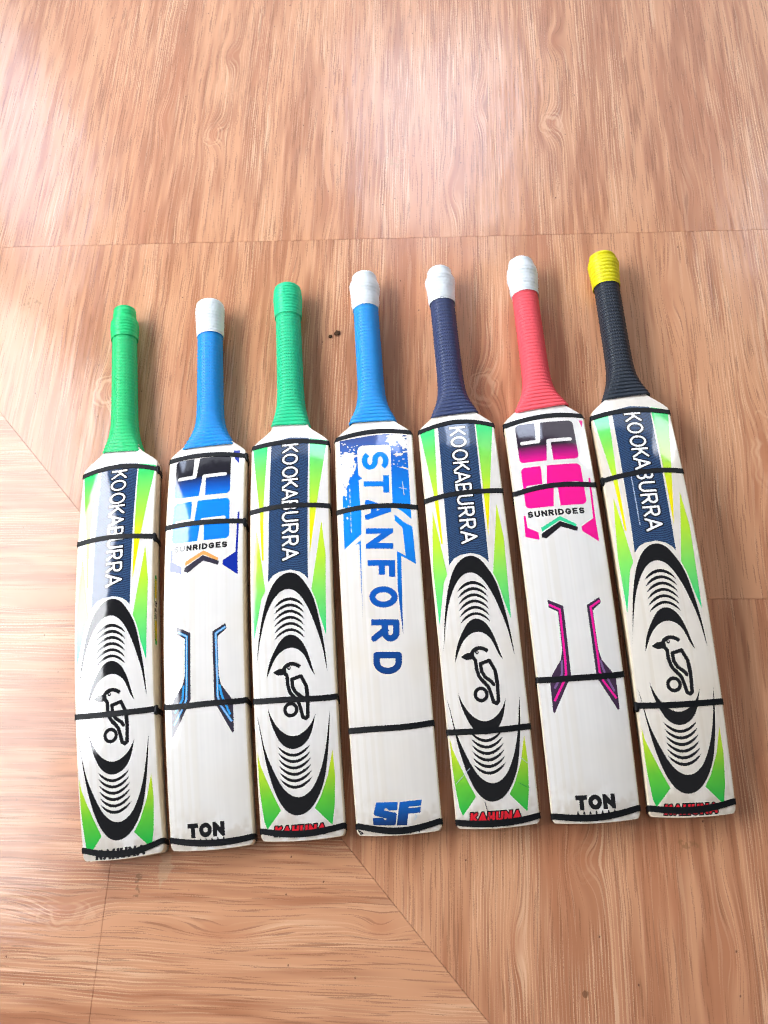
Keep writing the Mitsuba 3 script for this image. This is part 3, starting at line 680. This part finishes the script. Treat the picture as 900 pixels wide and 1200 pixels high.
def make_bat(i, label, face, prints, grip, collar, g_mid, g_tilt, g_half, h0, knots=(), side_badge=False):
    key = 'cricket_bat' + (f'_{i:03d}' if i else '')
    labels[key] = {'label': label, 'category': 'cricket bat', 'group': 'cricket bats laid in a row'}
    b = BATS[i]
    M, L = place(b), b[3] - .0085
    mesh, uv = blade_mesh(g_mid)
    put(key + '__blade', mesh, 'willow', M, uv=uv)
    vv = np.r_[np.linspace(.0006, .010, 10), np.linspace(.02, VS, 30), np.linspace(VS + .001, g_mid + .006, 16)]
    hs = half(vv) - .0018
    outline = sg.Polygon([(-h, v) for h, v in zip(hs, vv)] + [(h, v) for h, v in zip(hs[::-1], vv[::-1])])
    V, F, uv, N = sheet_mesh(outline, 0.00010)
    put(key + '__blade__face_sheet', (V, F), 'face_' + face, M, uv=uv, normals=N)
    for name, poly, ink, layer in prints:
        poly = poly.buffer(0).intersection(outline.buffer(-.0006))
        if poly.is_empty or poly.area < 1e-8:
            continue
        V, F, uv, N = sheet_mesh(poly, 0.00010 + 0.00013 * layer)
        put(numbered(f'{key}__blade__{name}'), (V, F), 'ink_' + ink, M, uv=uv, normals=N)
    # the rubber grip, ridged, flaring onto the shoulders
    vs = np.arange(g_mid, h0 + .004, 0.00058)
    s = vs - g_mid
    flare = np.exp(-(s / .027) ** 1.5)
    r0 = np.interp(s, [0, .05, .2], [.0194, .0192, .0184])
    ridge = .0012 * np.sin(np.pi * s / .0058) ** 2
    ru = r0 + (g_half + .0012 - .0202) * flare + ridge
    rz = r0 - .0010 * flare + ridge
    z0 = float(z_face(0, g_mid)) + .0022 - rz[0]
    zc = z0 + (.0287 - z0) * np.clip(s / .20, 0, 1)
    m, uv = lathe(vs, ru, rz, zc, 64, power=2 + 3.2 * np.exp(-(s / .022) ** 1.4), tilt=g_tilt * np.exp(-s / .02))
    put(key + '__grip', m, 'rubber_' + grip, M, uv=uv)
    # the rubber collar that closes the handle's end
    kind, col = collar
    n = 130
    t = np.linspace(0, 1, n)
    prof = np.array(COLLARS[kind])
    r = np.interp(t, prof[:, 0], prof[:, 1])
    r = np.convolve(np.pad(r, 2, mode='edge'), np.ones(5) / 5, 'valid') if kind in ('dome', 'bulge') else r
    cv = h0 - .002 + t * (L - h0 + .002)
    ribs = {'rolled': .0011, 'tube': .0011, 'bulge': .0011}.get(kind, .0008)
    r = r + ribs * np.sin(np.pi * (cv - h0) / (.0062 if kind == 'rolled' else .0056)) ** 2 * (t < .9)
    zc2 = np.full(n, .0287)
    lump = {'lumpy': .10, 'dome': .04, 'rolled': .06}.get(kind, .03)
    m, uv = lathe(cv, r, r * .98, zc2, 48, lump=lump, seed=i)
    put(key + '__grip_collar', m, 'collar_' + col if 'collar_' + col in scene else 'rubber_' + col, M, uv=uv)
    if kind == 'tube':              # the open rolled rim at the tube's end
        ring = trimesh.creation.torus(major_radius=.0158, minor_radius=.0018, major_sections=40, minor_sections=12)
        ring.apply_transform(trimesh.transformations.rotation_matrix(math.pi / 2, [1, 0, 0]))
        ring.apply_translation([0, L, .0287])
        put(key + '__grip_collar__rim', ring, 'collar_' + col, M)
    if kind == 'rolled':
        ring = trimesh.creation.torus(major_radius=.0165, minor_radius=.0022, major_sections=40, minor_sections=12)
        ring.apply_transform(trimesh.transformations.rotation_matrix(math.pi / 2 + .22, [1, 0, 0]))
        ring.apply_translation([-.001, L - .001, .0290])
        put(key + '__grip_collar__rim', ring, 'collar_' + col, M)
    # four black straps round the blade
    for q, (vl, vm, vr) in enumerate(STRAPS[i + 1]):
        vl, vm, vr = vl / 1000, vm / 1000, vr / 1000
        hwid = (.0037, .0036, .0036, .0035)[q]
        wob = [rng.normal(0, .0004) for _ in range(3)]
        prof = [[], [], [], []]
        for j, (kd, a) in enumerate(LOOP):
            if kd == 'f':
                v = vl * a * (a - 1) / 2 + vm * (1 - a * a) + vr * a * (a + 1) / 2
                v += wob[0] * math.sin(3.1 * a + wob[1] * 4000)
            elif kd in 'rs':
                v = vr - .002 * (a if kd == 's' else 0)
            elif kd in 'RS':
                v = vl - .002 * (a if kd == 'S' else 0)
            else:
                v = (vr + vl) / 2 + (vr - vl) / 2 * a - .002
            for e, (sg_, up) in enumerate(((-1, -.0003), (-1, .0011), (1, .0011), (1, -.0003))):
                ve = v + sg_ * hwid
                p = body(j, ve)
                tn = body((j + 1) % len(LOOP), ve) - body(j - 1, ve)
                nn = np.array([-tn[2], 0, tn[0]])
                nn /= np.linalg.norm(nn) + 1e-12
                prof[e].append(p + nn * up)
        V, F = grid_mesh(np.array(prof + [prof[0]]))
        m = trimesh.Trimesh(V, F, process=True)
        trimesh.repair.fix_normals(m)
        sk = numbered(key + '__strap')
        put(sk, m, 'strap_black', M, smooth=40)
        if q in dict(knots):
            e = dict(knots)[q]
            v = vr if e > 0 else vl
            p = body(NF + 3 if e > 0 else len(LOOP) - 3, v)
            kn = trimesh.creation.icosphere(subdivisions=3, radius=1.0)
            w = np.sign(kn.vertices) * np.abs(kn.vertices) ** .6
            kn.vertices = w * [.0026, .0062, .0034] * (0.85 + .3 * meshkit.noise(w * 2.1, q))[:, None] + p + [e * .0006, -.001, -.001]
            put(sk + '__knot', kn, 'strap_black', M)
    if side_badge:                  # the narrow oval printed on the blade's right edge
        side = lambda a, v: a
        for name, (v0, v1), (a0, a1), ink, lift in (('edge_badge', (.262, .362), (.0065, .0165), 'leaf', .0002), ('edge_badge', (.268, .356), (.0080, .0150), 'gold', .0003), ('edge_badge', (.296, .328), (.0068, .0162), 'face', .0004),
                                                    ('edge_badge', (.298, .306), (.0085, .0145), 'black', .0005), ('edge_badge', (.308, .313), (.0075, .0140), 'black', .0005), ('edge_badge', (.315, .324), (.0090, .0150), 'black', .0005)):
            t = np.linspace(0, 2 * math.pi, 40, endpoint=False)
            ex = .45
            cu, cv_ = (a0 + a1) / 2, (v0 + v1) / 2
            pts = np.stack([cu + (a1 - a0) / 2 * np.sign(np.cos(t)) * np.abs(np.cos(t)) ** ex, cv_ + (v1 - v0) / 2 * np.sign(np.sin(t)) * np.abs(np.sin(t)) ** ex], -1)
            pts = np.vstack([pts, [[cu, cv_]]])
            V = np.array([[float(half(v)) - .0016 * max(0, (a - .0045)) / .03 + lift, v, float(z_edge(v)) - a] for a, v in pts])
            F = [[j, (j + 1) % 40, 40] for j in range(40)]
            m = trimesh.Trimesh(V, F, process=False)
            if m.face_normals[0][0] < 0:
                m.faces = m.faces[:, ::-1]
            put(numbered(f'{key}__blade__{name}'), m, 'willow' if ink == 'face' else 'ink_' + ink, M, smooth=False)


make_bat(0, 'cricket bat with all green grip ending in an open tube, leftmost in the row', 'cool', design_bird(-.008, -.0055), 'green', ('tube', 'green'),
         .5693, -.003, .0288, .7798, knots=((0, 1), (1, 1), (2, 1)), side_badge=True)
make_bat(1, 'cricket bat with a blue grip and white collar whose blade has two blue block initials', 'cool',
         design_ss('dark_blue', 'bright_blue', 'navy', 'orange', 'sky', -.0035, (-.006, .0085), -.006), 'blue', ('dome', 'white'), .5573, 0.0, .0385, .7618, knots=((0, 1), (1, 1)))
make_bat(2, 'cricket bat with all green grip and rounded end, between the two blue-gripped bats', 'cool', design_bird(-.001, -.001), 'sea', ('bulge', 'sea'),
         .577, -.0022, .0275, .7781)
make_bat(3, 'cricket bat with blue grip, blue splash print and tall blue letters, middle of the row', 'warm', design_splash(), 'azure', ('lumpy', 'white'),
         .5685, -.0017, .0344, .7774)
make_bat(4, 'cricket bat with a slate blue grip and white collar, green flashes and black ovals', 'warm', design_bird(0.0, 0.0, scuffs=True), 'slate', ('lumpy', 'white'),
         .5655, .001, .0352, .7714)
make_bat(5, 'cricket bat with a coral red grip and white collar whose blade has pink block initials', 'cool',
         design_ss('dark_pink', 'pink', 'pink', 'mint', 'magenta', 0.0, (0, 0), 0.0), 'coral', ('lumpy', 'white'), .562, .0035, .0388, .7702)
make_bat(6, 'cricket bat with a charcoal grip and yellow collar, farthest right in the row', 'cream', design_bird(-.004, -.004, small_print=True), 'charcoal', ('rolled', 'yellow'),
         .568, .002, .0345, .7697, knots=((1, -1), (2, -1)))
